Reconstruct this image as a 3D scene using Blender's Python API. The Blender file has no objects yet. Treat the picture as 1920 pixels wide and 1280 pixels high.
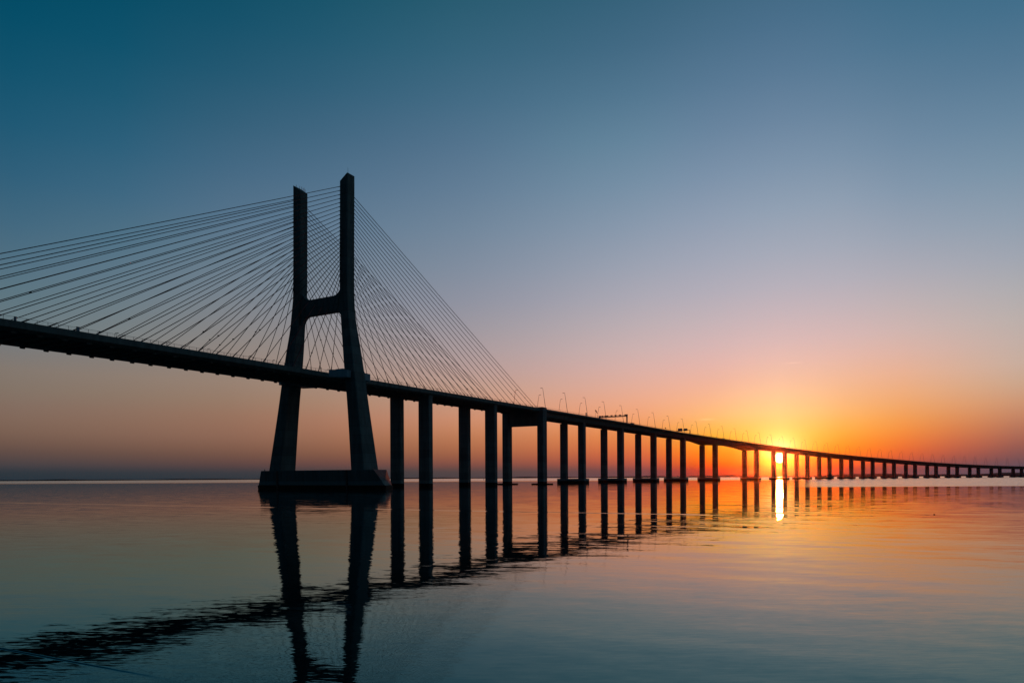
import bpy, math, random
import numpy as np
from mathutils import Vector, Matrix

SC = bpy.context.scene
COL = SC.collection
R = math.radians

# ------------------------------------------------------------------ camera
EYE = 5.37
F_PX = 1270.41                      # focal length in pixels of a 1920 px wide frame
cam = bpy.data.cameras.new('camera')
cam.sensor_width = 36.0
cam.lens = F_PX / 1920.0 * 36.0
cam.shift_y = 254.5 / 1920.0
cam.shift_x = -1.29 / 1920.0
cam.clip_start = 0.1
cam.clip_end = 200000.0
cam_ob = bpy.data.objects.new('camera', cam)
COL.objects.link(cam_ob)
cam_ob.matrix_world = Matrix.Translation((0, 0, EYE)) @ Matrix.Rotation(R(90), 4, 'X') @ Matrix.Rotation(R(-0.29), 4, 'Z')
SC.camera = cam_ob

SC.render.engine = 'CYCLES'
SC.view_settings.view_transform = 'Standard'
SC.view_settings.look = 'None'
SC.view_settings.exposure = 0.0
SC.view_settings.gamma = 1.0
SC.cycles.max_bounces = 6
SC.cycles.volume_bounces = 0
SC.cycles.use_denoising = True
SC.cycles.sample_clamp_indirect = 8.0

SUN_AZ, SUN_EL = R(21.52), R(1.42)
SUN_DIR = Vector((math.sin(SUN_AZ) * math.cos(SUN_EL), math.cos(SUN_AZ) * math.cos(SUN_EL), math.sin(SUN_EL)))


# ------------------------------------------------------------------ node helper
class NT:
    def __init__(self, tree):
        self.t = tree
        self.n = tree.nodes
        self.l = tree.links

    def node(self, typ, **kw):
        nd = self.n.new(typ)
        for k, v in kw.items():
            setattr(nd, k, v)
        return nd

    def put(self, sock, v):
        if isinstance(v, bpy.types.NodeSocket):
            self.l.new(v, sock)
        elif v is not None:
            sock.default_value = v

    def math(self, op, a, b=None, c=None, clamp=False):
        nd = self.node('ShaderNodeMath', operation=op)
        nd.use_clamp = clamp
        self.put(nd.inputs[0], a)
        if b is not None:
            self.put(nd.inputs[1], b)
        if c is not None:
            self.put(nd.inputs[2], c)
        return nd.outputs[0]

    def vmath(self, op, a, b=None, scale=None):
        nd = self.node('ShaderNodeVectorMath', operation=op)
        self.put(nd.inputs[0], a)
        if b is not None:
            self.put(nd.inputs[1], b)
        if scale is not None:
            self.put(nd.inputs[3], scale)
        return nd.outputs['Value'] if op in ('DOT_PRODUCT', 'LENGTH', 'DISTANCE') else nd.outputs['Vector']

    def smooth(self, x, a, b, lo=0.0, hi=1.0, kind='SMOOTHSTEP'):
        nd = self.node('ShaderNodeMapRange', interpolation_type=kind)
        self.put(nd.inputs['Value'], x)
        self.put(nd.inputs['From Min'], a)
        self.put(nd.inputs['From Max'], b)
        self.put(nd.inputs['To Min'], lo)
        self.put(nd.inputs['To Max'], hi)
        return nd.outputs[0]

    def mix(self, f, a, b, blend='MIX'):
        nd = self.node('ShaderNodeMix', data_type='RGBA', blend_type=blend)
        self.put(nd.inputs[0], f)
        self.put(nd.inputs[6], a)
        self.put(nd.inputs[7], b)
        return nd.outputs[2]

    def noise(self, vec, scale, detail=2.0, rough=0.5, out='Fac', dims='3D'):
        nd = self.node('ShaderNodeTexNoise', noise_dimensions=dims)
        self.put(nd.inputs['Vector'], vec)
        nd.inputs['Scale'].default_value = scale
        nd.inputs['Detail'].default_value = detail
        nd.inputs['Roughness'].default_value = rough
        return nd.outputs[out]


def lin(c):
    return tuple(((v / 255.0) / 12.92 if v / 255.0 <= 0.04045 else ((v / 255.0 + 0.055) / 1.055) ** 2.4) for v in c)


def pchip(xk, yk, x):
    xk = np.asarray(xk, float); yk = np.asarray(yk, float); x = np.asarray(x, float)
    hh = np.diff(xk); dl = np.diff(yk) / hh
    m = np.zeros(len(xk)); m[0] = dl[0]; m[-1] = dl[-1]
    for i in range(1, len(xk) - 1):
        if dl[i - 1] * dl[i] > 0:
            w1 = 2 * hh[i] + hh[i - 1]; w2 = hh[i] + 2 * hh[i - 1]
            m[i] = (w1 + w2) / (w1 / dl[i - 1] + w2 / dl[i])
    k = np.clip(np.searchsorted(xk, x) - 1, 0, len(xk) - 2)
    t = (np.clip(x, xk[0], xk[-1]) - xk[k]) / hh[k]
    return ((2 * t**3 - 3 * t**2 + 1) * yk[k] + (t**3 - 2 * t**2 + t) * hh[k] * m[k] + (-2 * t**3 + 3 * t**2) * yk[k + 1] + (t**3 - t**2) * hh[k] * m[k + 1])


# ------------------------------------------------------------------ sky (the world)
# clear dawn sky: colour by height above the horizon (degrees) for several bearings (degrees from north of the scene)
SKY_EL = [0.0, 0.5, 1.0, 1.9, 3.3, 5.0, 7.5, 10.5, 14.5, 20.0, 26.0, 32.0, 38.0, 60.0, 90.0]
SKY = {
    -36.2: [(38, 52, 62), (46, 56, 64), (70, 66, 70), (98, 78, 72), (124, 98, 84), (132, 110, 97), (132, 121, 112), (106, 122, 128), (82, 112, 130), (48, 96, 123), (18, 83, 110), (0, 72, 97), (0, 62, 84), (0, 52, 74), (0, 44, 62)],
    -22.6: [(44, 54, 62), (58, 60, 66), (86, 68, 68), (116, 84, 72), (142, 104, 86), (152, 116, 96), (152, 130, 115), (140, 133, 129), (116, 129, 140), (84, 114, 138), (52, 96, 122), (22, 82, 107), (6, 72, 94), (2, 58, 80), (0, 46, 64)],
    -4.0: [(72, 66, 70), (84, 70, 70), (122, 78, 70), (160, 98, 72), (188, 122, 86), (205, 143, 112), (192, 155, 138), (172, 155, 156), (144, 147, 161), (114, 135, 156), (84, 116, 142), (54, 100, 124), (34, 86, 106), (10, 66, 86), (0, 50, 68)],
    11.1: [(104, 72, 78), (124, 74, 74), (176, 86, 70), (216, 108, 64), (236, 140, 74), (243, 165, 116), (230, 175, 154), (206, 178, 176), (174, 170, 181), (138, 154, 174), (101, 133, 157), (68, 107, 133), (46, 92, 116), (18, 72, 94), (0, 52, 70)],
    16.5: [(130, 50, 44), (190, 60, 40), (236, 94, 18), (250, 138, 20), (252, 178, 58), (252, 188, 120), (240, 182, 156), (214, 182, 180), (180, 174, 185), (144, 158, 178), (105, 133, 159), (73, 110, 137), (50, 94, 118), (20, 74, 96), (0, 52, 70)],
    21.5: [(140, 44, 36), (200, 64, 30), (242, 108, 16), (252, 158, 28), (254, 200, 88), (254, 208, 134), (246, 194, 162), (220, 186, 182), (184, 177, 187), (146, 161, 180), (107, 134, 160), (74, 111, 139), (52, 95, 120), (22, 76, 98), (0, 52, 70)],
    26.0: [(120, 56, 54), (170, 66, 50), (228, 96, 34), (248, 134, 30), (250, 170, 64), (248, 184, 114), (240, 186, 154), (216, 184, 180), (181, 176, 186), (143, 159, 178), (103, 132, 158), (70, 110, 138), (50, 94, 120), (22, 76, 98), (0, 52, 70)],
    30.0: [(100, 72, 78), (128, 74, 74), (180, 84, 62), (228, 108, 52), (242, 144, 66), (240, 166, 104), (232, 178, 148), (208, 181, 176), (174, 172, 182), (132, 152, 173), (95, 127, 153), (62, 107, 135), (44, 92, 116), (22, 76, 98), (0, 52, 70)],
    36.6: [(86, 78, 92), (94, 78, 90), (112, 80, 84), (150, 92, 82), (186, 120, 92), (206, 152, 118), (202, 174, 158), (188, 176, 172), (160, 166, 178), (122, 147, 168), (85, 121, 148), (54, 103, 131), (38, 88, 112), (20, 74, 96), (0, 52, 70)],
}
SKY[-60.0] = [tuple(0.72 * v for v in c) for c in SKY[-36.2]]
SKY[-180.0] = [(20, 36, 50), (22, 40, 54), (26, 44, 58), (32, 50, 64), (40, 58, 70), (44, 62, 76), (44, 64, 80), (38, 64, 82), (28, 62, 80), (18, 58, 78), (10, 54, 74), (4, 50, 70), (0, 48, 68), (0, 46, 64), (0, 44, 62)]
SKY[-180.0] = [(0.45 * a, 0.72 * b, 0.78 * c) for a, b, c in SKY[-180.0]]
SKY[180.0] = SKY[-180.0]
SKY[60.0] = [(70, 70, 84), (72, 70, 82), (78, 70, 78), (92, 74, 76), (112, 84, 78), (126, 98, 86), (130, 112, 102), (124, 118, 116), (108, 118, 126), (88, 112, 132), (66, 102, 126), (42, 90, 114), (26, 78, 98), (6, 60, 80), (0, 48, 66)]
SKY[110.0] = [tuple(0.5 * (a + b) for a, b in zip(p, q)) for p, q in zip(SKY[60.0], SKY[180.0])]
SKY[-110.0] = [tuple(0.5 * (a + b) for a, b in zip(p, q)) for p, q in zip(SKY[-60.0], SKY[-180.0])]

world = bpy.data.worlds.new('World')
SC.world = world
world.use_nodes = True
world.cycles_visibility.camera = True
world.cycles.sampling_method = 'MANUAL'
world.cycles.sample_map_resolution = 1024
wt = NT(world.node_tree)
wt.n.clear()
tc = wt.node('ShaderNodeTexCoord')
dirv = wt.vmath('NORMALIZE', tc.outputs['Generated'])
sx = wt.node('ShaderNodeSeparateXYZ'); wt.put(sx.inputs[0], dirv)
el = wt.math('MULTIPLY', wt.math('ARCSINE', sx.outputs[2]), 180 / math.pi)
az = wt.math('MULTIPLY', wt.math('ARCTAN2', sx.outputs[0], sx.outputs[1]), 180 / math.pi)
fac = wt.math('POWER', wt.math('DIVIDE', wt.math('MAXIMUM', el, 0.0), 90.0, clamp=True), 0.5)

azk = sorted(SKY)
az_cols = [-180, -110, -60, -36.2, -30, -22.6, -16, -10, -4, 1, 6, 11.1, 14, 16.5, 19, 21.5, 24, 26, 28, 30, 33, 36.6, 60, 110, 180]
el_stops = np.array([0, .25, .5, .75, 1.0, 1.4, 1.9, 2.5, 3.3, 4.1, 5, 6.2, 7.5, 9, 10.5, 12.5, 14.5, 17, 20, 23, 26, 29, 32, 35, 38, 48, 60, 75, 90])
el_dense = np.zeros((len(azk), len(el_stops), 3))
for i, a in enumerate(azk):
    arr = np.array(SKY[a], float)
    for c in range(3):
        el_dense[i, :, c] = pchip(np.sqrt(SKY_EL), arr[:, c], np.sqrt(el_stops))
cur = None
for i, a in enumerate(az_cols):
    rp = wt.node('ShaderNodeValToRGB')
    wt.put(rp.inputs[0], fac)
    er = rp.color_ramp
    er.interpolation = 'LINEAR'
    while len(er.elements) < len(el_stops):
        er.elements.new(0.5)
    pos = np.sqrt(el_stops / 90.0)
    for k in range(len(el_stops)):
        er.elements[k].position = float(pos[k])
    for k in range(len(el_stops)):
        rgb = [float(pchip(azk, el_dense[:, k, c], a)) for c in range(3)]
        er.elements[k].color = (*lin(rgb), 1.0)
    if cur is None:
        cur = rp.outputs[0]
    else:
        cur = wt.mix(wt.smooth(az, az_cols[i - 1], a, kind='LINEAR'), cur, rp.outputs[0])
# aureole round the sun, reddened towards the horizon, and the disc itself
cosang = wt.math('MINIMUM', wt.vmath('DOT_PRODUCT', dirv, tuple(SUN_DIR)), 0.9999999)
ang = wt.math('MULTIPLY', wt.math('ARCCOSINE', cosang), 180 / math.pi)
tint = wt.node('ShaderNodeValToRGB')
wt.put(tint.inputs[0], wt.math('DIVIDE', el, 6.0, clamp=True))
te = tint.color_ramp
te.elements[0].position = 0.0; te.elements[0].color = (0.5, 0.03, 0.001, 1)
te.elements[1].position = 1.0; te.elements[1].color = (1.0, 0.85, 0.40, 1)
e = te.elements.new(0.2); e.color = (1.0, 0.30, 0.025, 1)
e = te.elements.new(0.42); e.color = (1.0, 0.86, 0.46, 1)


def gauss(sig, amp):
    q = wt.math('DIVIDE', ang, sig)
    return wt.math('MULTIPLY', wt.math('EXPONENT', wt.math('MULTIPLY', wt.math('MULTIPLY', q, q), -1.0)), amp)


glow = wt.math('ADD', wt.math('ADD', gauss(0.95, 1.15), gauss(1.7, 0.42)), gauss(4.0, 0.06))
glowc = wt.vmath('SCALE', tint.outputs[0], scale=glow)
disc = wt.smooth(ang, 0.42, 0.30)
discc = wt.vmath('SCALE', (9.0, 6.5, 3.2), scale=disc)


def wisp(a0, e0, sa, se, amp):
    p = wt.math('DIVIDE', wt.math('SUBTRACT', az, a0), sa)
    q = wt.math('DIVIDE', wt.math('SUBTRACT', el, e0), se)
    g = wt.math('EXPONENT', wt.math('MULTIPLY', wt.math('ADD', wt.math('MULTIPLY', p, p), wt.math('MULTIPLY', q, q)), -1.0))
    return wt.math('MULTIPLY', g, amp)


wsp = wt.math('ADD', wisp(16.0, 4.62, 0.55, 0.07, 0.13), wisp(22.5, 8.75, 0.55, 0.045, 0.09))
wspc = wt.vmath('SCALE', (1.0, 0.78, 0.5), scale=wsp)
tot = wt.vmath('ADD', wt.vmath('ADD', cur, glowc), wt.vmath('ADD', discc, wspc))
bg = wt.node('ShaderNodeBackground')
wt.put(bg.inputs['Color'], tot)
bg.inputs['Strength'].default_value = 1.0
wo = wt.node('ShaderNodeOutputWorld')
wt.l.new(bg.outputs[0], wo.inputs['Surface'])

# ------------------------------------------------------------------ sun
sl = bpy.data.lights.new('sun', 'SUN')
sl.energy = 1.6
sl.angle = R(0.5)
sl.color = (1.0, 0.15, 0.025)
so = bpy.data.objects.new('sun', sl)
COL.objects.link(so)
so.rotation_euler = SUN_DIR.to_track_quat('Z', 'Y').to_euler()
so.location = SUN_DIR * 3000


# ------------------------------------------------------------------ materials
def new_mat(name):
    m = bpy.data.materials.new(name)
    m.use_nodes = True
    t = NT(m.node_tree)
    b = t.n['Principled BSDF']
    return m, t, b


def concrete(name, base, tide=True, streak=0.35):
    m, t, b = new_mat(name)
    geo = t.node('ShaderNodeNewGeometry')
    pos = geo.outputs['Position']
    st = t.vmath('MULTIPLY', pos, (1.0, 1.0, 0.12))
    n1 = t.noise(st, 0.55, 5.0, 0.62)
    n2 = t.noise(pos, 2.3, 4.0, 0.6)
    f = t.math('ADD', t.math('MULTIPLY', n1, 0.7), t.math('MULTIPLY', n2, 0.3))
    f = t.smooth(f, 0.3, 0.72)
    c0 = tuple(v * (1 - streak) for v in base) + (1,)
    c1 = tuple(min(v * (1 + streak * 0.6), 1) for v in base) + (1,)
    col = t.mix(f, c0, c1)
    sz = t.node('ShaderNodeSeparateXYZ'); t.put(sz.inputs[0], pos)
    lift = t.math('DIVIDE', sz.outputs[2], 4.2)
    wn = t.node('ShaderNodeTexWhiteNoise', noise_dimensions='1D')
    t.put(wn.inputs['W'], t.math('FLOOR', lift))
    tone = t.math('ADD', 0.86, t.math('MULTIPLY', wn.outputs['Value'], 0.28))
    fr_ = t.math('FRACT', lift)
    joint = t.math('LESS_THAN', fr_, 0.045)
    tone = t.math('MULTIPLY', tone, t.math('SUBTRACT', 1.0, t.math('MULTIPLY', joint, 0.35)))
    if tide:
        col = t.vmath('SCALE', col, scale=tone)
    if tide:
        sp = t.node('ShaderNodeSeparateXYZ'); t.put(sp.inputs[0], pos)
        zz = t.math('ADD', sp.outputs[2], t.math('MULTIPLY', t.math('SUBTRACT', n2, 0.5), 0.35))
        pale = t.math('MULTIPLY', t.smooth(zz, 2.0, 2.4), t.smooth(zz, 4.3, 3.6))
        col = t.mix(t.math('MULTIPLY', pale, 0.45), col, (base[0] * 1.7, base[1] * 1.75, base[2] * 1.7, 1))
        col = t.mix(t.smooth(zz, 2.3, 1.9), col, (0.006, 0.008, 0.006, 1))
    t.put(b.inputs['Base Color'], col)
    b.inputs['Roughness'].default_value = 0.85
    b.inputs['Specular IOR Level'].default_value = 0.25
    bp = t.node('ShaderNodeBump')
    bp.inputs['Strength'].default_value = 0.25
    bp.inputs['Distance'].default_value = 0.1
    t.put(bp.inputs['Height'], n2)
    t.l.new(bp.outputs[0], b.inputs['Normal'])
    return m


def plain(name, col, rough=0.5, metal=0.0):
    m, t, b = new_mat(name)
    geo = t.node('ShaderNodeNewGeometry')
    n = t.noise(geo.outputs['Position'], 1.7, 4.0, 0.6)
    c0 = tuple(v * 0.8 for v in col) + (1,)
    c1 = tuple(min(1, v * 1.15) for v in col) + (1,)
    t.put(b.inputs['Base Color'], t.mix(n, c0, c1))
    b.inputs['Roughness'].default_value = rough
    b.inputs['Metallic'].default_value = metal
    b.inputs['Specular IOR Level'].default_value = 0.3 if rough < 0.8 else 0.1
    return m


M_PYLON = concrete('pylon_concrete', (0.105, 0.15, 0.15))
M_DECK = concrete('deck_concrete', (0.12, 0.155, 0.15), tide=False)
M_PIER = concrete('pier_concrete', (0.13, 0.165, 0.165))
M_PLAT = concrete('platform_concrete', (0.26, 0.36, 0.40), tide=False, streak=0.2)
M_CABLE = plain('cable_sheath', (0.03, 0.05, 0.06), 0.9)
M_STEEL = plain('galvanised_steel', (0.20, 0.21, 0.22), 0.5, 0.4)
M_SIGN = plain('sign_panel_back', (0.16, 0.22, 0.28), 0.5, 0.2)
M_DARK = plain('dark_paint', (0.03, 0.03, 0.035), 0.4)
M_GLASS = plain('lamp_glass', (0.35, 0.35, 0.33), 0.2)
M_CARBODY = plain('car_paint', (0.10, 0.10, 0.11), 0.25, 0.2)
M_TYRE = plain('tyre_rubber', (0.02, 0.02, 0.02), 0.8)
M_SOCK = plain('windsock_cloth', (0.30, 0.07, 0.03), 0.8)
M_BIRD = plain('bird_plumage', (0.05, 0.045, 0.04), 0.8)
M_BUOY = plain('buoy_paint', (0.06, 0.10, 0.07), 0.5)
M_LAND = plain('far_land', (0.05, 0.06, 0.06), 0.9)


# ------------------------------------------------------------------ mesh helper
class MB:
    def __init__(self):
        self.v = []
        self.f = []

    def add(self, vs, fs):
        o = len(self.v)
        self.v += [tuple(p) for p in vs]
        self.f += [tuple(o + i for i in q) for q in fs]

    def loft(self, rings, cap=True, closed=False):
        "rings of equal length, each a closed loop"
        n = len(rings[0]); o = len(self.v)
        for r in rings:
            self.v += [tuple(p) for p in r]
        m = len(rings)
        for i in range(m - 1 if not closed else m):
            a = o + i * n; b = o + ((i + 1) % m) * n
            for j in range(n):
                k = (j + 1) % n
                self.f.append((a + j, a + k, b + k, b + j))
        if cap and not closed:
            self.f.append(tuple(o + j for j in range(n))[::-1])
            self.f.append(tuple(o + (m - 1) * n + j for j in range(n)))

    def tube(self, pts, rad, n=8):
        pts = [Vector(p) for p in pts]
        rings = []
        for i, p in enumerate(pts):
            d = (pts[min(i + 1, len(pts) - 1)] - pts[max(i - 1, 0)]).normalized()
            up = Vector((0, 0, 1)) if abs(d.z) < 0.95 else Vector((1, 0, 0))
            x = d.cross(up).normalized(); y = d.cross(x).normalized()
            r = rad[i] if isinstance(rad, (list, tuple)) else rad
            rings.append([p + x * r * math.cos(2 * math.pi * k / n) + y * r * math.sin(2 * math.pi * k / n) for k in range(n)])
        self.loft(rings)

    def box(self, c, half, ax=None, bevel=0.0):
        c = Vector(c)
        ax = ax or (Vector((1, 0, 0)), Vector((0, 1, 0)), Vector((0, 0, 1)))
        hx, hy, hz = half
        if bevel > 0:
            b = min(bevel, hx * .45, hy * .45, hz * .45)
            loop = lambda q: [(hx - q, -hy + b), (hx - q, hy - b), (hx - b - q, hy - q) if 0 else (hx - b, hy - q), (-hx + b, hy - q), (-hx + q, hy - b), (-hx + q, -hy + b), (-hx + b, -hy + q), (hx - b, -hy + q)]
            rings = []
            for z, q in ((-hz, b * .999), (-hz + b, 0), (hz - b, 0), (hz, b * .999)):
                rings.append([c + ax[0] * x + ax[1] * y + ax[2] * z for x, y in loop(q)])
            self.loft(rings)
        else:
            rings = [[c + ax[0] * x + ax[1] * y + ax[2] * z for x, y in ((hx, -hy), (hx, hy), (-hx, hy), (-hx, -hy))] for z in (-hz, hz)]
            self.loft(rings)

    def build(self, name, mat, parent=None, origin=None, smooth=False):
        o = Vector(origin) if origin is not None else Vector((0, 0, 0))
        me = bpy.data.meshes.new(name)
        me.from_pydata([tuple(Vector(p) - o) for p in self.v], [], self.f)
        me.validate()
        me.update()
        import bmesh
        bm = bmesh.new(); bm.from_mesh(me)
        bmesh.ops.recalc_face_normals(bm, faces=bm.faces)
        bm.to_mesh(me); bm.free()
        if smooth:
            for p in me.polygons:
                p.use_smooth = True
        me.materials.append(mat)
        ob = bpy.data.objects.new(name, me)
        COL.objects.link(ob)
        if parent is not None:
            ob.parent = parent
        elif origin is not None:
            ob.location = o
        return ob


def empty(name, loc=(0, 0, 0), parent=None, rz=0.0):
    o = bpy.data.objects.new(name, None)
    o.empty_display_size = 0.5
    COL.objects.link(o)
    o.location = loc
    o.rotation_euler = (0, 0, rz)
    if parent is not None:
        o.parent = parent
    return o


def tag(o, label=None, cat=None, group=None, kind=None):
    if label: o['label'] = label
    if cat: o['category'] = cat
    if group: o['group'] = group
    if kind: o['kind'] = kind
    return o


def copy_tree(o, parent=None):
    c = o.copy()
    COL.objects.link(c)
    c.parent = parent
    for ch in list(o.children):
        copy_tree(ch, c)
    return c


WORDS = ['', 'first', 'second', 'third', 'fourth', 'fifth', 'sixth', 'seventh', 'eighth', 'ninth', 'tenth', 'eleventh', 'twelfth', 'thirteenth', 'fourteenth', 'fifteenth', 'sixteenth', 'seventeenth', 'eighteenth', 'nineteenth', 'twentieth']
TENS = {2: 'twenty', 3: 'thirty', 4: 'forty'}


def nth(k):
    if k <= 20: return WORDS[k]
    if k % 10 == 0: return {30: 'thirtieth', 40: 'fortieth'}[k]
    return TENS[k // 10] + '-' + WORDS[k % 10]


# ------------------------------------------------------------------ the bridge axis
X0, Y0, TH0 = -92.4644, 328.6478, R(28.9366)
S3, S10 = 209.688, 858.794
K2, K3 = 4.6287e-4, 4.0960e-4
W_PIER = [None, 20.5, 20.9, 29.88, 17.3, 17.5, 17.6, 17.4, 17.3, 17.6, 17.2, 17.4, 17.3, 17.2, 17.2, 17.3, 17.2, 17.2, 17.2, 17.3, 17.2, 17.4, 17.4, 17.4]
S_PIER = [0.0, 70.5, 143.0, 209.7, 296.1, 379.1, 459.6, 539.2, 633.5, 764.3, 858.8, 937.3, 1016.1, 1094.9, 1173.8, 1252.7, 1331.6, 1410.1, 1488.5, 1566.7, 1645.2, 1723.8, 1802.4, 1881.0]


def axis(s):
    def arc(x, y, t, k, d):
        if abs(k) < 1e-9:
            return x + d * math.sin(t), y + d * math.cos(t), t
        return x + (math.cos(t) - math.cos(t + k * d)) / k, y + (math.sin(t + k * d) - math.sin(t)) / k, t + k * d
    x, y, t = X0, Y0, TH0
    if s <= S3: return arc(x, y, t, 0, s)
    x, y, t = arc(x, y, t, 0, S3)
    if s <= S10: return arc(x, y, t, K2, s - S3)
    x, y, t = arc(x, y, t, K2, S10 - S3)
    return arc(x, y, t, K3, s - S10)


def P(s, o, z):
    x, y, t = axis(s)
    return Vector((x + o * math.cos(t), y - o * math.sin(t), z))


def frame(s):
    "unit vectors: across (towards the viewer's side), along, up"
    t = axis(s)[2]
    return Vector((math.cos(t), -math.sin(t), 0)), Vector((math.sin(t), math.cos(t), 0)), Vector((0, 0, 1))


_ZS = [-420, -210, -142.9, -49, 20, 112, 166, 213, 253, 289, 330, 365, 441, 505, 563, 637, 726, 832, 936, 1010, 1120, 1232, 1345, 1456, 1567, 1713, 1900]
_ZT = [49.4, 51.4, 52.2, 53.45, 54.2, 55.35, 56.0, 56.6, 56.95, 57.15, 57.25, 57.15, 56.35, 55.3, 54.4, 53.0, 51.1, 48.1, 44.9, 42.2, 38.8, 35.4, 31.8, 28.7, 26.1, 23.8, 22.0]


def ztop(s):
    return float(pchip(_ZS, _ZT, s))


_DS = [205, 300, 590, 601, 634, 660, 700, 735, 764, 790, 815, 850, 1000, 1150, 1900]
_DD = [4.9, 5.1, 4.8, 4.9, 8.0, 6.4, 5.0, 6.4, 8.6, 6.2, 4.9, 4.7, 4.9, 5.4, 5.6]


def depth(s):
    return float(np.interp(s, _DS, _DD))


BR = P(0, 0, 0)
bridge = empty('cable_stayed_bridge', BR)
tag(bridge, 'long dark concrete bridge with twin-legged stay-cable pylon and many piers, standing in calm water', 'bridge')


def sweep(section, stations):
    mb = MB()
    mb.loft([[P(s, o, ztop(s) + dz) for o, dz in section(s)] for s in stations])
    return mb


def sec_main(s):
    h = [(15.3, 0), (15.3, -2.1), (13.7, -2.75), (11.9, -2.75), (11.5, -1.6)]
    g = [(14.95, 0), (14.95, -1.0)]
    return h + [(-o, z) for o, z in reversed(h)] + [(-o, z) for o, z in g] + list(reversed(g))


def sec_via(s):
    D = depth(s)
    h = [(15.2, 0), (15.2, -1.3), (14.7, -1.55), (11.8, -2.1), (10.9, -D), (6.3, -D), (5.4, -2.1), (1.2, -1.7)]
    g = [(14.85, 0), (14.85, -1.0)]
    return h + [(-o, z) for o, z in reversed(h)] + [(-o, z) for o, z in g] + list(reversed(g))


STAY_L = [-8.9, -16.9, -24.6, -32.6, -40.7, -48.6, -56.1, -63.6, -71.1, -78.9, -86.3, -94.0, -101.4, -109.2, -116.6, -123.9, -131.1, -138.5, -145.9, -153.2, -160.5, -167.8, -175.1, -182.4]
STAY_R = [8.9 + (131.1 - 8.9) * k / 15 for k in range(16)] + [140.5, 150.4, 159.8, 169.2, 178.6, 188.1, 197.4, 203.8]

mb = sweep(sec_main, np.arange(-420, 208.5, 7.85))
sts = STAY_L + STAY_R
for s in sts:                                            # anchor blocks under the edge beams
    ax = frame(s)
    for sd in (-1, 1):
        mb.box(P(s, sd * 12.8, ztop(s) - 2.6), (0.35, 0.75, 0.72), ax, 0.1)
for s in np.arange(-418, 205, 4.4):                      # floor beams between the edge beams
    mb.box(P(s, 0, ztop(s) - 1.95), (11.7, 0.22, 0.42), frame(s))
mb.build('deck', M_DECK, bridge, BR)

vst = sorted(set(list(np.arange(209.2, 1890, 9.8)) + [601.0, 634.0, 764.0, 815.0]))
sweep(sec_via, vst).build('viaduct_deck', M_DECK, bridge, BR)


def railing(sd):
    mb = MB()
    o = sd * 15.12
    st = np.arange(-418, 1880, 3.0)
    for s in st:
        far = s > 500
        z = ztop(s)
        mb.box(P(s, o, z + 0.55), (0.045, 0.045, 0.55), frame(s))
    for dz, r in ((1.1, 0.05), (0.72, 0.018), (0.38, 0.018)):
        pts = [P(s, o, ztop(s) + dz) for s in np.arange(-418, 1880, 9.0)]
        mb.tube(pts, r, 5)
    return mb


for sd in (1, -1):
    railing(sd).build('railing', M_STEEL, bridge, BR)

# ------------------------------------------------------------------ pylon
pyl = empty('pylon', (0, 0, 0), bridge)
AX0 = frame(0)


def leg(keys, zo, zi, out):
    "keys: (z, o, a, b); out=+1 when the outer side is towards +o"
    ks = np.array(keys, float)
    zz = list(np.concatenate([np.linspace(ks[0, 0], 70, 8), np.linspace(72, 98, 14), np.linspace(105, ks[-1, 0], 6)]))
    rings = []
    for z in zz:
        o, a, b = (float(pchip(ks[:, 0], ks[:, i], z)) for i in (1, 2, 3))
        c = 0.35
        a /= 2; b /= 2
        rings.append([P(s, o + oo, z) for oo, s in ((a, -b + c), (a, b - c), (a - c, b), (-a + c, b), (-a, b - c), (-a, -b + c), (-a + c, -b), (a - c, -b))])
    # slanted head
    z0 = ks[-1, 0]; o, a, b = ks[-1, 1:]; a /= 2; b /= 2; c = 0.35
    last = []
    for oo, s in ((a, -b + c), (a, b - c), (a - c, b), (-a + c, b), (-a, b - c), (-a, -b + c), (-a + c, -b), (a - c, -b)):
        f = (oo * out / a + 1) / 2
        last.append(P(s, o + oo, zi + (zo - zi) * f))
    rings.append(last)
    mb = MB(); mb.loft(rings)
    return mb


near_leg = leg([(8.8, 27.0, 7.9, 10.4), (44, 22.5, 6.4, 7.9), (56, 20.85, 6.05, 7.5), (70, 18.85, 5.4, 6.4), (76, 17.95, 5.1, 5.9), (81, 17.3, 4.9, 5.5), (86, 16.85, 4.85, 5.35), (95, 16.6, 4.85, 5.3), (143.5, 17.05, 4.85, 5.3)], 148.3, 145.0, 1)
far_leg = leg([(8.8, -27.1, 7.9, 10.4), (44, -21.6, 6.4, 7.9), (56, -19.65, 6.05, 7.5), (70, -17.35, 5.5, 6.5), (76, -16.35, 5.1, 5.9), (81, -15.6, 4.9, 5.5), (86, -14.8, 4.85, 5.35), (95, -14.1, 4.85, 5.3), (143.5, -13.55, 4.85, 5.3)], 149.8, 146.3, -1)
near_leg.build('leg', M_PYLON, pyl, BR)
far_leg.build('leg', M_PYLON, pyl, BR)

# crossbeam with rounded haunches
mb = MB()
ol, orr = -12.4, 15.0
rings = []
for k in range(41):
    o = ol + (orr - ol) * k / 40
    d = min(o - ol, orr - o)
    up = 5.2 * max(0, 1 - d / 6.2) ** 2.4
    dn = 4.2 * max(0, 1 - d / 5.0) ** 2.6
    zt = 92.3 + up; zb = 84.6 - dn
    rings.append([P(s, o, z) for s, z in ((-1.3, zb), (1.3, zb), (1.3, zt), (-1.3, zt))])
mb.loft(rings)
mb.build('crossbeam', M_PYLON, pyl, BR)

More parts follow.
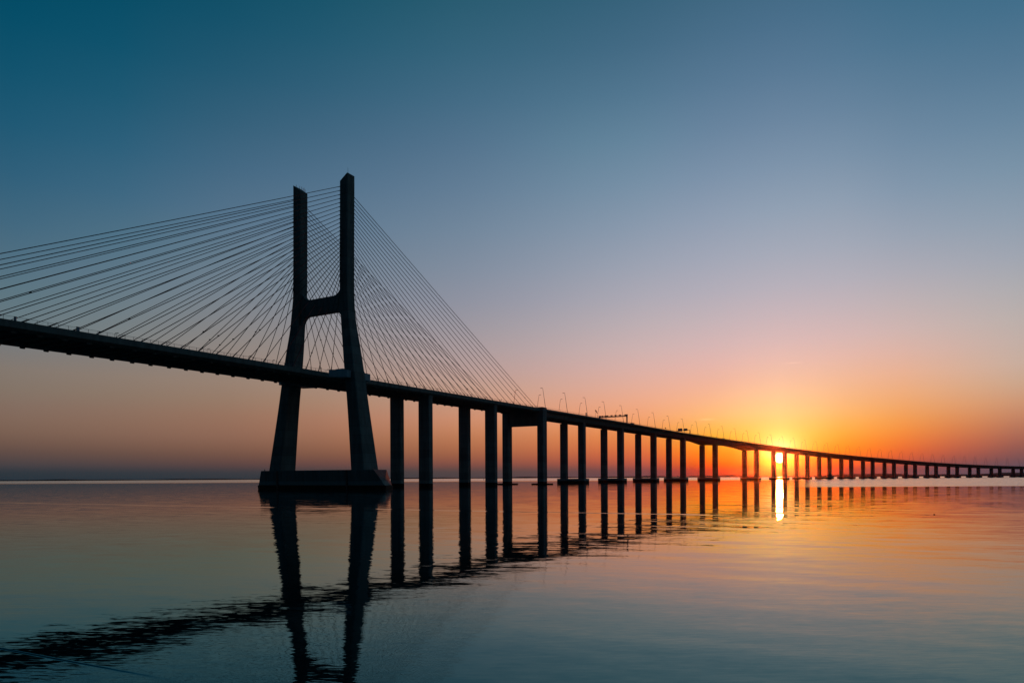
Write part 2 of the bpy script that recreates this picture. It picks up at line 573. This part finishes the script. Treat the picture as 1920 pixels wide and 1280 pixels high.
# footing: battered raft with a raked end
mb = MB()
topc = [(37.0, -5.6), (35.2, 5.6), (-37.0, 5.6), (-36.0, -5.6)]
midc = [(43.0, -5.2), (38.6, 5.2), (-41.0, 5.2), (-38.0, -5.4)]
rings = []
for z, f in ((-3, 1.0), (1.8, 1.02), (2.2, 1.0), (9.25, 0.0)):
    if f > 0:
        rings.append([P(s * (1 if z > 2 else 1), o * f, z) for o, s in midc])
    else:
        rings.append([P(s, o, z) for o, s in topc])
mb.loft(rings)
ft = mb.build('footing', M_PYLON, pyl, BR)
for o in (-35.0, -31.0, 31.6, 35.5):                        # bollards on the footing's top
    mb = MB(); mb.tube([P(-4.2, o, 9.2), P(-4.2, o, 9.95), P(-4.2, o, 10.1)], [0.2, 0.2, 0.3], 8)
    mb.build('bollard', M_STEEL, pyl, BR)

for o, w_ in ((-24.5, 0.55), (21.0, 0.35)):              # fender post and ladder on the front face
    mb = MB()
    rings = [[P(s_, oo, z) for oo, s_ in ((o - w_, sy - 0.35), (o + w_, sy - 0.35), (o + w_, sy + 0.6), (o - w_, sy + 0.6))] for z, sy in ((0.2, -5.35), (9.1, -5.6))]
    mb.loft(rings)
    mb.build('fender', M_DARK, pyl, BR)

# deck platforms wrapping round the legs
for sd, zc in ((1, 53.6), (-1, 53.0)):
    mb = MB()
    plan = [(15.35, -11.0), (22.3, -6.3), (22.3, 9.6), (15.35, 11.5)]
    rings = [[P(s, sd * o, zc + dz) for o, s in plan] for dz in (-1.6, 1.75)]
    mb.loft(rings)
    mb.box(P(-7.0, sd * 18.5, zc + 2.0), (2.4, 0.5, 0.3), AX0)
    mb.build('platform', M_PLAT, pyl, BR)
mb = MB(); mb.tube([P(-1.5, 18.9, 147.6), P(-1.5, 18.9, 148.6), P(-1.5, 18.9, 148.7), P(-1.5, 18.9, 151.2)], [0.35, 0.3, 0.08, 0.04], 8)
mb.build('lightning_rod', M_STEEL, pyl, BR)
for k, (o, s, hh) in enumerate(((-15.2, 1.2, 1.5), (-14.5, 1.8, 1.7), (-13.8, 2.0, 1.4), (-13.2, 2.1, 2.0), (-12.5, 2.1, 1.6), (-15.3, -1.0, 1.2))):
    z0 = 146.3 + (149.8 - 146.3) * ((-o - 13.55) / 2.425 + 1) / 2 - 0.1
    mb = MB(); mb.tube([P(s, o, z0), P(s, o, z0 + hh)], 0.1, 6)
    mb.build('rail_post', M_STEEL, pyl, BR)

# ------------------------------------------------------------------ stay cables (two planes, two fans)
rnd = random.Random(4)
for sd in (1, -1):
    for side, lst in ((-1, STAY_L), (1, STAY_R)):
        for k, s in enumerate(lst):
            zt = 99.4 + 1.88 * k
            a = P(side * 2.55, sd * 15.3, zt)
            b = P(s, sd * 14.6, ztop(s) - 0.9)
            mb = MB()
            L = (a - b).length
            pts = []
            n = 7
            sag = 0.0022 * L * min(1.0, abs(s) / L)
            for i in range(n + 1):
                q = a.lerp(b, i / n)
                q.z -= 4 * sag * (i / n) * (1 - i / n) * 0.6
                pts.append(q)
            mb.tube(pts, 0.14, 6)
            d = (a - b).normalized()
            mb.tube([b, b + d * 4.2], [0.24, 0.20], 8)          # guide pipe at the deck
            mb.tube([a, a - d * 1.6], [0.2, 0.16], 8)
            if rnd.random() < 0.28:
                q = b.lerp(a, min(0.55, rnd.uniform(8, 30) / L))
                mb.box(q + Vector((0, 0, 0.1)), (0.32, 0.32, 0.2), frame(s), 0.08)
            mb.build('stay_cable', M_CABLE, bridge, BR)


# ------------------------------------------------------------------ piers
def column(s, o, a, b, z0, z1, taper=0.0):
    ax = frame(s)
    mb = MB()
    c = 0.3
    rings = []
    for z, g in ((z0, 1 + taper), (z1, 1)):
        A, B = a / 2 * g, b / 2 * g
        ctr = P(s, o, z)
        rings.append([ctr + ax[0] * x + ax[1] * y for x, y in ((A, -B + c), (A, B - c), (A - c, B), (-A + c, B), (-A, B - c), (-A, -B + c), (-A + c, -B), (A - c, -B))])
    mb.loft(rings)
    return mb


for i, s in enumerate(S_PIER):
    if i == 0:
        continue
    w = W_PIER[i] / 2
    ax = frame(s)
    pier = empty('pier', P(s, 0, 0) - BR, bridge)
    org = P(s, 0, 0)
    if i in (1, 2):
        for sd in (1, -1):
            column(s, sd * w, 7.5, 3.9, -4, ztop(s) - 2.6).build('column', M_PIER, pier, org)
            for dx in (-2.2, 2.2):
                mb = MB(); mb.box(P(s, sd * w + dx, ztop(s) - 2.45), (0.7, 0.8, 0.32), ax)
                mb.build('bearing', M_DARK, pier, org)
    elif i == 3:
        for sd in (1, -1):
            mb = column(s, sd * w, 5.1, 6.7, -4, ztop(s) + 0.1)
            mb.build('column', M_PIER, pier, org)
            mb = MB(); mb.box(P(s, sd * w, ztop(s) + 0.42), (2.4, 3.1, 0.3), ax, 0.15)
            mb.build('column_cap', M_DARK, pier, org)
            mb = MB()
            mb.box(P(s, sd * w, 0.35), (6.2, 5.8, 0.45), ax, 0.1)
            mb.build('fender_slab', M_PIER, pier, org)
        mb = MB()
        mb.box(P(s, 0, 49.0), (w - 2.52, 2.6, 5.15), ax)
        mb.build('crossbeam', M_PIER, pier, org)
    else:
        D = depth(s)
        for sd in (1, -1):
            column(s, sd * w, 5.5, 4.9, 3.0, ztop(s) - D - 0.35).build('column', M_PIER, pier, org)
            mb = MB()
            mb.box(P(s, sd * w, ztop(s) - D - 0.2), (1.7, 1.5, 0.24), ax)
            mb.build('bearing', M_DARK, pier, org)
        mb = MB()
        if i < 10:
            mb.box(P(s, 0, 1.0), (13.0, 5.2, 3.0), ax, 0.2)
        else:
            for sd in (1, -1):
                mb.box(P(s, sd * (w + 0.1), 0.7), (4.9, 5.2, 3.0), ax, 0.2)
            mb.box(P(s, 0, 1.9), (w - 4.7, 3.0, 1.5), ax)
        mb.build('pile_cap', M_PIER, pier, org)

# ------------------------------------------------------------------ lamp posts along the viaduct
def make_lamp():
    r = empty('lamp_post')
    mb = MB()                                               # local x points inwards over the road
    pts = [(0, 0, 0), (0.55, 0, 4.0), (1.15, 0, 8.2), (1.8, 0, 12.6), (2.55, 0, 17.0)]
    mb.tube(pts, [0.21, 0.19, 0.165, 0.14, 0.115], 8)
    mb.build('pole', M_STEEL, r)
    mb = MB(); mb.box((0, 0, 0.25), (0.3, 0.3, 0.25), None, 0.05)
    mb.build('base', M_STEEL, r)
    mb = MB()
    mb.tube([(2.5, 0, 16.95), (3.3, 0, 17.2)], 0.06, 6)
    mb.box((3.6, 0, 17.22), (0.85, 0.22, 0.13), None, 0.05)
    mb.build('luminaire', M_DARK, r)
    return r


proto = make_lamp()
first = True
for k in range(39):
    s = 217.5 + 39.2 * k
    for sd in (1, -1):
        o = proto if first else copy_tree(proto)
        first = False
        p = P(s, sd * 14.3, ztop(s) - 0.98)
        t = axis(s)[2]
        o.location = p
        o.rotation_euler = (0, 0, -t + (math.pi if sd > 0 else 0.0))
        where = 'near' if sd > 0 else 'far'
        tag(o, 'thin inward-leaning lamp post, %s along the %s parapet from the last stay cable' % (nth(k + 1), where), 'lamp post',
            'lamp posts along the %s edge of the viaduct' % where)


# low lamps on the parapet between the stays
def make_low():
    r = empty('parapet_lamp')
    mb = MB(); mb.tube([(0, 0, 0), (0, 0, 1.15), (0, 0.35, 1.35)], 0.06, 6)
    mb.build('post', M_STEEL, r)
    mb = MB(); mb.box((0, 0.75, 1.5), (0.16, 0.5, 0.1), (Vector((1, 0, 0)), Vector((0, .96, .28)), Vector((0, -.28, .96))), 0.03)
    mb.build('lamp_head', M_DARK, r)
    return r


lp = make_low()
for k, s in enumerate([-128.0, -109.5, -90.7, -74.5, -55.5, -43.4, -28.0, -12.0, 24.0, 42.0, 58.0, 75.0, 93.0, 111.0, 129.0, 148.0]):
    o = lp if k == 0 else copy_tree(lp)
    o.location = P(s, 15.12, ztop(s))
    o.rotation_euler = (0, 0, -axis(s)[2])
    if s < 0:
        lab = 'small slanted lamp on the near parapet, %s to the left of the pylon' % nth(8 - k)
    else:
        lab = 'small slanted lamp on the near parapet, %s to the right of the pylon' % nth(k - 7)
    tag(o, lab, 'lamp', 'small parapet lamps between the stay cables')

# ------------------------------------------------------------------ sign gantry with camera boxes across the whole deck
s = 381.2
ax = frame(s)
g = empty('sign_gantry', P(s, 0, ztop(s) - 1.0))
tag(g, 'dark portal gantry with a row of small boxes along its beam, across the full deck', 'gantry')
go = P(s, 0, ztop(s) - 1.0)
for sd in (1, -1):
    mb = MB()
    zt = ztop(s) + 8.3
    c = P(s, sd * 14.6, 0)
    rings = [[Vector((0, 0, z)) + c + ax[0] * x + ax[1] * y for x, y in ((h, -h), (h, h), (-h, h), (-h, -h))] for z, h in ((ztop(s) - 1.0, 0.42), (zt - 2.5, 0.55), (zt, 0.62))]
    mb.loft(rings)
    mb.build('post', M_STEEL, g, go)
mb = MB()
zb = ztop(s) + 6.6
mb.box(P(s, 0, zb), (14.0, 0.35, 0.45), ax)
mb.box(P(s, 0, zb + 1.1), (14.0, 0.12, 0.12), ax)
for k in range(15):
    mb.box(P(s, -13 + k * 26 / 14, zb + 0.75), (0.06, 0.08, 0.35), ax)
mb.build('beam', M_STEEL, g, go)
for o in (13.0, 7.4, 2.7, -1.6, -6.0, -8.0, -11.2, -13.6):
    mb = MB(); mb.box(P(s, o, zb + 1.15), (0.95, 0.45, 0.55), ax, 0.08)
    mb.build('camera_box', M_DARK, g, go)

# small gantry with two sign boards over the near carriageway
s = 545.6
ax = frame(s)
go = P(s, 7, ztop(s) - 1.0)
g = empty('sign_gantry', go)
tag(g, 'low gantry carrying two dark rectangular sign boards over the near carriageway', 'gantry')
for o in (14.5, -1.0):
    mb = MB(); mb.box(P(s, o, ztop(s) + 1.7), (0.3, 0.3, 2.7), ax)
    mb.build('post', M_STEEL, g, go)
mb = MB(); mb.box(P(s, 6.75, ztop(s) + 4.2), (7.44, 0.22, 0.22), ax)
mb.build('beam', M_STEEL, g, go)
for o, hw, hh in ((2.7, 2.75, 1.75), (9.3, 2.4, 1.4)):
    mb = MB(); mb.box(P(s - 0.36, o, ztop(s) + 5.0 - (0 if hh > 1.5 else 0.1)), (hw, 0.1, hh), ax, 0.03)
    mb.build('sign_board', M_SIGN, g, go)

# windsock
s = 372.0
ax = frame(s)
go = P(s, -14.2, ztop(s) - 1.0)
g = empty('windsock', go)
tag(g, 'windsock drooping from a thin pole beside the full-width gantry', 'windsock')
mb = MB(); mb.tube([go, go + Vector((0, 0, 14.2))], [0.12, 0.08], 8)
mb.build('pole', M_STEEL, g, go)
tp = go + Vector((0, 0, 14.0))
mb = MB(); mb.tube([tp + Vector((-0.3, 0, 0.1)), tp + Vector((0.6, 0.1, -0.8)), tp + Vector((1.2, 0.15, -1.9)), tp + Vector((1.7, 0.2, -3.0))], [0.5, 0.45, 0.38, 0.28], 10)
mb.build('sock', M_SOCK, g, go)

# camera mast
s = 542.0
go = P(s, -14.2, ztop(s) - 1.0)
g = empty('camera_mast', go)
tag(g, 'thin mast with a small dark camera head, left of the two sign boards', 'mast')
mb = MB(); mb.tube([go, go + Vector((0, 0, 8.6))], 0.07, 6)
mb.build('mast', M_STEEL, g, go)
mb = MB(); mb.box(go + Vector((0, 0, 8.9)), (0.55, 0.55, 0.5), frame(s), 0.12)
mb.build('camera_head', M_DARK, g, go)

# equipment cabinets on the parapet
for s, o, hx, hz, lab in ((-138.9, 15.1, 0.28, 0.55, 'small equipment box on the parapet at the far left edge of the photo'),
                          (-121.2, 15.1, 0.42, 0.62, 'square equipment box on the parapet among the left stay cables'),
                          (292.0, 14.6, 0.7, 1.3, 'dark equipment cabinet at the foot of the third near lamp post')):
    ax = frame(s)
    go = P(s, o, ztop(s))
    g = empty('equipment_cabinet', go)
    tag(g, lab, 'cabinet', 'equipment cabinets on the parapet')
    mb = MB(); mb.box(go + Vector((0, 0, hz)), (0.25, hx, hz), ax, 0.05)
    mb.build('housing', M_SIGN, g, go)
    mb = MB(); mb.box(go + Vector((0, 0, 2 * hz + 0.05)), (0.3, hx + 0.06, 0.05), ax)
    mb.build('lid', M_DARK, g, go)


# vehicles: only roofs show over the parapet
def make_car(name, L, W, H, hood):
    r = empty(name)
    mb = MB()
    prof = [(-L / 2, 0.35), (-L / 2, 0.8), (-L / 2 + hood, 0.95), (-L / 2 + hood + 0.6, H), (L / 2 - 0.7, H), (L / 2 - 0.1, 1.0), (L / 2, 0.8), (L / 2, 0.35)]
    rings = []
    for x, g_, sh in ((-W / 2, 0.0, .12), (-W / 2 + .12, 0, 0), (W / 2 - .12, 0, 0), (W / 2, 0, .12)):
        rings.append([(x, y * (1 - sh * .2), z - sh * (z - .35) * .6) for y, z in prof])
    mb.loft(rings)
    mb.build('body', M_CARBODY, r)
    for x in (-W / 2 + 0.1, W / 2 - 0.1):
        for y in (-L / 2 + 0.85, L / 2 - 0.85):
            mb = MB(); mb.tube([(x - .11, y, .33), (x + .11, y, .33)], 0.33, 16)
            mb.build('wheel', M_TYRE, r)
    return r


for s, o, nm, dims, lab, cat in ((657.0, 9.5, 'parked_van', (5.6, 2.0, 2.5, 0.7), 'dark van roof above the parapet over the first arched pier pair', 'van'),
                                 (405.0, 9.5, 'parked_van', (6.4, 2.1, 2.9, 0.6), 'tall dark van just right of the full-width gantry', 'van'),
                                 (703.0, 8.5, 'car', (4.5, 1.8, 1.75, 1.1), 'dark car roof above the parapet over the middle of the arched span', 'car')):
    c = make_car(nm.replace('parked_', ''), *dims)
    c.location = P(s, o, ztop(s) - 0.98)
    c.rotation_euler = (0, 0, -axis(s)[2])
    tag(c, lab, cat)

# ------------------------------------------------------------------ water
def make_water():
    m, t, b = new_mat('estuary_water')
    geo = t.node('ShaderNodeNewGeometry')
    pos = geo.outputs['Position']
    sp = t.node('ShaderNodeSeparateXYZ'); t.put(sp.inputs[0], pos)
    X, Y = sp.outputs[0], sp.outputs[1]
    big = t.noise(pos, 0.012, 3.0, 0.55)
    big2 = t.noise(t.vmath('ADD', pos, (310.0, -90.0, 0)), 0.045, 3.0, 0.6)
    wob = t.math('SUBTRACT', big, 0.5)
    # breeze-ruffled water: everything beyond the bridge line, and a cat's-paw patch on the right
    far = t.smooth(t.math('ADD', Y, t.math('MULTIPLY', wob, 250.0)), 760.0, 1150.0)
    q = t.math('SUBTRACT', X, t.math('MULTIPLY', Y, 0.42))
    paw = t.math('MULTIPLY', t.smooth(t.math('ADD', q, t.math('MULTIPLY', wob, 30.0)), -6.0, 22.0), t.smooth(t.math('ADD', Y, t.math('MULTIPLY', wob, 12.0)), 312.0, 338.0))
    ruff = t.math('MAXIMUM', far, paw)
    # ripple slopes
    # long low swell whose crests run slantwise to the view, wind ripples, and fine wavelets
    cu = t.math('ADD', t.math('MULTIPLY', X, 0.89), t.math('MULTIPLY', Y, -0.45))
    cv = t.math('ADD', t.math('MULTIPLY', X, 0.45), t.math('MULTIPLY', Y, 0.89))
    cc = t.node('ShaderNodeCombineXYZ')
    t.put(cc.inputs[0], t.math('MULTIPLY', cu, 0.16)); t.put(cc.inputs[1], cv)
    swell = t.math('SUBTRACT', t.noise(cc.outputs[0], 0.42, 3.0, 0.55), 0.5)
    lo = t.vmath('SCALE', (0.45, 0.89, 0.0), scale=swell)
    mid = t.vmath('SUBTRACT', t.noise(t.vmath('MULTIPLY', pos, (0.22, 1.0, 1.0)), 1.5, 2.0, 0.55, 'Color'), (0.5, 0.5, 0.5))
    fine = t.vmath('SUBTRACT', t.noise(t.vmath('MULTIPLY', pos, (0.18, 1.0, 1.0)), 8.5, 2.0, 0.55, 'Color'), (0.5, 0.5, 0.5))
    amp = t.smooth(big2, 0.35, 0.68, 0.55, 1.25)
    dist = t.vmath('LENGTH', pos)
    nearf = t.smooth(dist, 60.0, 16.0)
    veryn = t.math('MULTIPLY', t.smooth(dist, 26.5, 17.5), t.smooth(t.math('ADD', X, t.math('MULTIPLY', Y, 0.5)), 2.0, -6.0))
    mida = t.math('MULTIPLY', amp, t.math('SUBTRACT', 0.052, t.math('MULTIPLY', nearf, 0.030)))
    fina = t.math('ADD', 0.022, t.math('ADD', t.math('MULTIPLY', nearf, 0.020), t.math('MULTIPLY', veryn, 0.12)))
    sl_ = t.vmath('ADD', t.vmath('SCALE', lo, scale=t.smooth(X, 0.0, 30.0, 0.032, 0.060)), t.vmath('ADD', t.vmath('SCALE', mid, scale=mida), t.vmath('SCALE', fine, scale=fina)))
    sl_ = t.vmath('MULTIPLY', sl_, (1.15, 1.0, 0.0))
    sl_ = t.vmath('SCALE', sl_, scale=t.math('ADD', 1.0, t.math('MULTIPLY', ruff, 9.0)))

    # two thin wakes
    def wake(xa, ya, xb, yb, x_lo, x_hi, width, amp_):
        dx, dy = xb - xa, yb - ya
        L = math.hypot(dx, dy)
        nx, ny = -dy / L, dx / L
        d = t.math('SUBTRACT', t.math('ADD', t.math('MULTIPLY', X, nx), t.math('MULTIPLY', Y, ny)), xa * nx + ya * ny)
        d = t.math('ADD', d, t.math('MULTIPLY', t.math('SUBTRACT', t.noise(pos, 0.06, 2.0), 0.5), width * 5))
        g = t.math('MULTIPLY', t.math('EXPONENT', t.math('MULTIPLY', t.math('MULTIPLY', t.math('DIVIDE', d, width), t.math('DIVIDE', d, width)), -1.0)), amp_)
        g = t.math('MULTIPLY', g, t.math('MULTIPLY', t.smooth(X, x_lo, x_lo + 6), t.smooth(X, x_hi, x_hi - 6)))
        cb = t.node('ShaderNodeCombineXYZ')
        t.put(cb.inputs[0], t.math('MULTIPLY', g, -abs(nx) * (1 if ny > 0 else -1)))
        t.put(cb.inputs[1], t.math('MULTIPLY', g, -1.0))
        return cb.outputs[0]

    w = t.vmath('ADD', wake(-123, 161, 24, 96, -400, 30, 0.9, 0.035), wake(57.7, 93, 71, 92, 54, 140, 0.5, 0.03))
    w = t.vmath('ADD', w, wake(-16.6, 21.7, -12.0, 19.5, -60, -9, 0.045, 0.75))
    sl_ = t.vmath('ADD', sl_, w)
    nrm = t.vmath('NORMALIZE', t.vmath('ADD', t.vmath('MULTIPLY', sl_, (1, 1, 0)), (0, 0, 1)))
    # mirror-like surface: Fresnel reflection, its tint painted teal to dim the red in the steeper rays
    t.n.remove(b)
    fr = t.node('ShaderNodeFresnel')
    fr.inputs['IOR'].default_value = 1.50
    t.put(fr.inputs['Normal'], nrm)
    F = fr.outputs[0]
    tintr = t.node('ShaderNodeValToRGB')
    t.put(tintr.inputs[0], F)
    cr = tintr.color_ramp
    cr.elements[0].position = 0.12; cr.elements[0].color = (0.22, 0.84, 0.86, 1)
    cr.elements[1].position = 0.85; cr.elements[1].color = (0.97, 0.97, 0.95, 1)
    ee = cr.elements.new(0.30); ee.color = (0.62, 0.96, 0.95, 1)
    ee = cr.elements.new(0.46); ee.color = (0.95, 0.97, 0.95, 1)
    ee = cr.elements.new(0.62); ee.color = (1.0, 0.95, 0.93, 1)
    # near-left reflections painted darker and greener, a tone grade put into the tint
    left_grade = t.math('MULTIPLY', t.smooth(t.math('ADD', X, t.math('MULTIPLY', wob, 12.0)), 8.0, -22.0), t.smooth(dist, 150.0, 50.0))
    tinted = t.mix(left_grade, tintr.outputs[0], t.vmath('MULTIPLY', tintr.outputs[0], (0.54, 0.91, 1.0)))
    gl = t.node('ShaderNodeBsdfGlossy', distribution='BECKMANN')
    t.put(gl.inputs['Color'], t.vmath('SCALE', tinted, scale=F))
    t.put(gl.inputs['Roughness'], t.math('ADD', 0.03, t.math('MULTIPLY', ruff, 0.22)))
    t.put(gl.inputs['Normal'], nrm)
    df = t.node('ShaderNodeBsdfDiffuse')
    df.inputs['Color'].default_value = (0.001, 0.008, 0.010, 1)
    ad = t.node('ShaderNodeAddShader')
    t.l.new(gl.outputs[0], ad.inputs[0])
    t.l.new(df.outputs[0], ad.inputs[1])
    t.l.new(ad.outputs[0], t.n['Material Output'].inputs['Surface'])
    return m


mb = MB()
mb.add([(-7000, -2600, 0), (7000, -2600, 0), (7000, 5400, 0), (-7000, 5400, 0)], [(0, 1, 2, 3)])
wat = mb.build('water', make_water())
tag(wat, kind='structure')

# ------------------------------------------------------------------ far shore
mb = MB()
rr = random.Random(9)
n = 240
prof = []
for k in range(n + 1):
    a = R(-62 + 124 * k / n)
    deg = math.degrees(a)
    base = float(np.interp(deg, [-62, -38, -21, -10, 0, 8, 14, 17, 19, 22, 27, 31, 37, 62], [11, 11, 10, 10, 13, 13, 17, 24, 19, 16, 24, 22, 24, 24]))
    hh = base * (1 + 0.22 * math.sin(k * 0.37) + 0.15 * math.sin(k * 0.93 + 1) + rr.uniform(-.08, .08))
    prof.append((a, hh))
rings = []
for a, hh in prof:
    D = 3900
    d = Vector((math.sin(a), math.cos(a), 0))
    rings.append([d * D + Vector((0, 0, -2)), d * (D + 30) + Vector((0, 0, hh * .28)), d * (D + 200) + Vector((0, 0, hh * .53)), d * (D + 700) + Vector((0, 0, hh * .4)), d * (D + 1200) + Vector((0, 0, -2))])
mb.loft(rings)
sh = mb.build('far_shore', M_LAND)
tag(sh, kind='structure')

# ------------------------------------------------------------------ buoy and swimming bird
go = Vector((-63.0, 1480.0, 0))
g = empty('buoy', go)
tag(g, 'tiny dark channel buoy far out between the second and third pier rows', 'buoy')
mb = MB(); mb.tube([go + Vector((0, 0, -.6)), go + Vector((0, 0, .7)), go + Vector((0, 0, .9))], [1.1, 1.1, .8], 14)
mb.build('float', M_BUOY, g, go)
mb = MB(); mb.tube([go + Vector((0, 0, .8)), go + Vector((0, 0, 2.6))], [.5, .25], 10); mb.box(go + Vector((0, 0, 3.0)), (.35, .35, .4), None, .05)
mb.build('topmark', M_BUOY, g, go)

mb = MB()
bp = Vector((57.6, 92.6, 0.0))
spine = [(-.30, 0, .10, .02), (-.24, 0, .10, .07), (-.10, 0, .07, .11), (.08, 0, .06, .115), (.20, 0, .10, .08), (.25, 0, .19, .05), (.27, 0, .27, .05), (.31, 0, .30, .055), (.36, 0, .29, .035), (.43, 0, .275, .012)]
mb.tube([bp + Vector((-x * 0.42, y, z * 0.32)) for x, y, z, r in spine], [r * 0.36 for *_, r in spine], 10)
bird = mb.build('water_bird', M_BIRD, None, bp, smooth=True)
tag(bird, 'small dark bird swimming on the water ahead of a thin wake', 'bird')

# ------------------------------------------------------------------ morning haze
hm = bpy.data.materials.new('morning_haze')
hm.use_nodes = True
hn = NT(hm.node_tree)
hn.n.clear()
pv = hn.node('ShaderNodeVolumePrincipled')
pv.inputs['Color'].default_value = (0.95, 0.50, 0.34, 1)
pv.inputs['Density'].default_value = 0.8e-5
pv.inputs['Anisotropy'].default_value = 0.97
ho = hn.node('ShaderNodeOutputMaterial')
hn.l.new(pv.outputs[0], ho.inputs['Volume'])
mb = MB()
mb.box((0, 1400, 80), (7200, 4100, 83))
hz = mb.build('haze', hm)
tag(hz, kind='stuff')
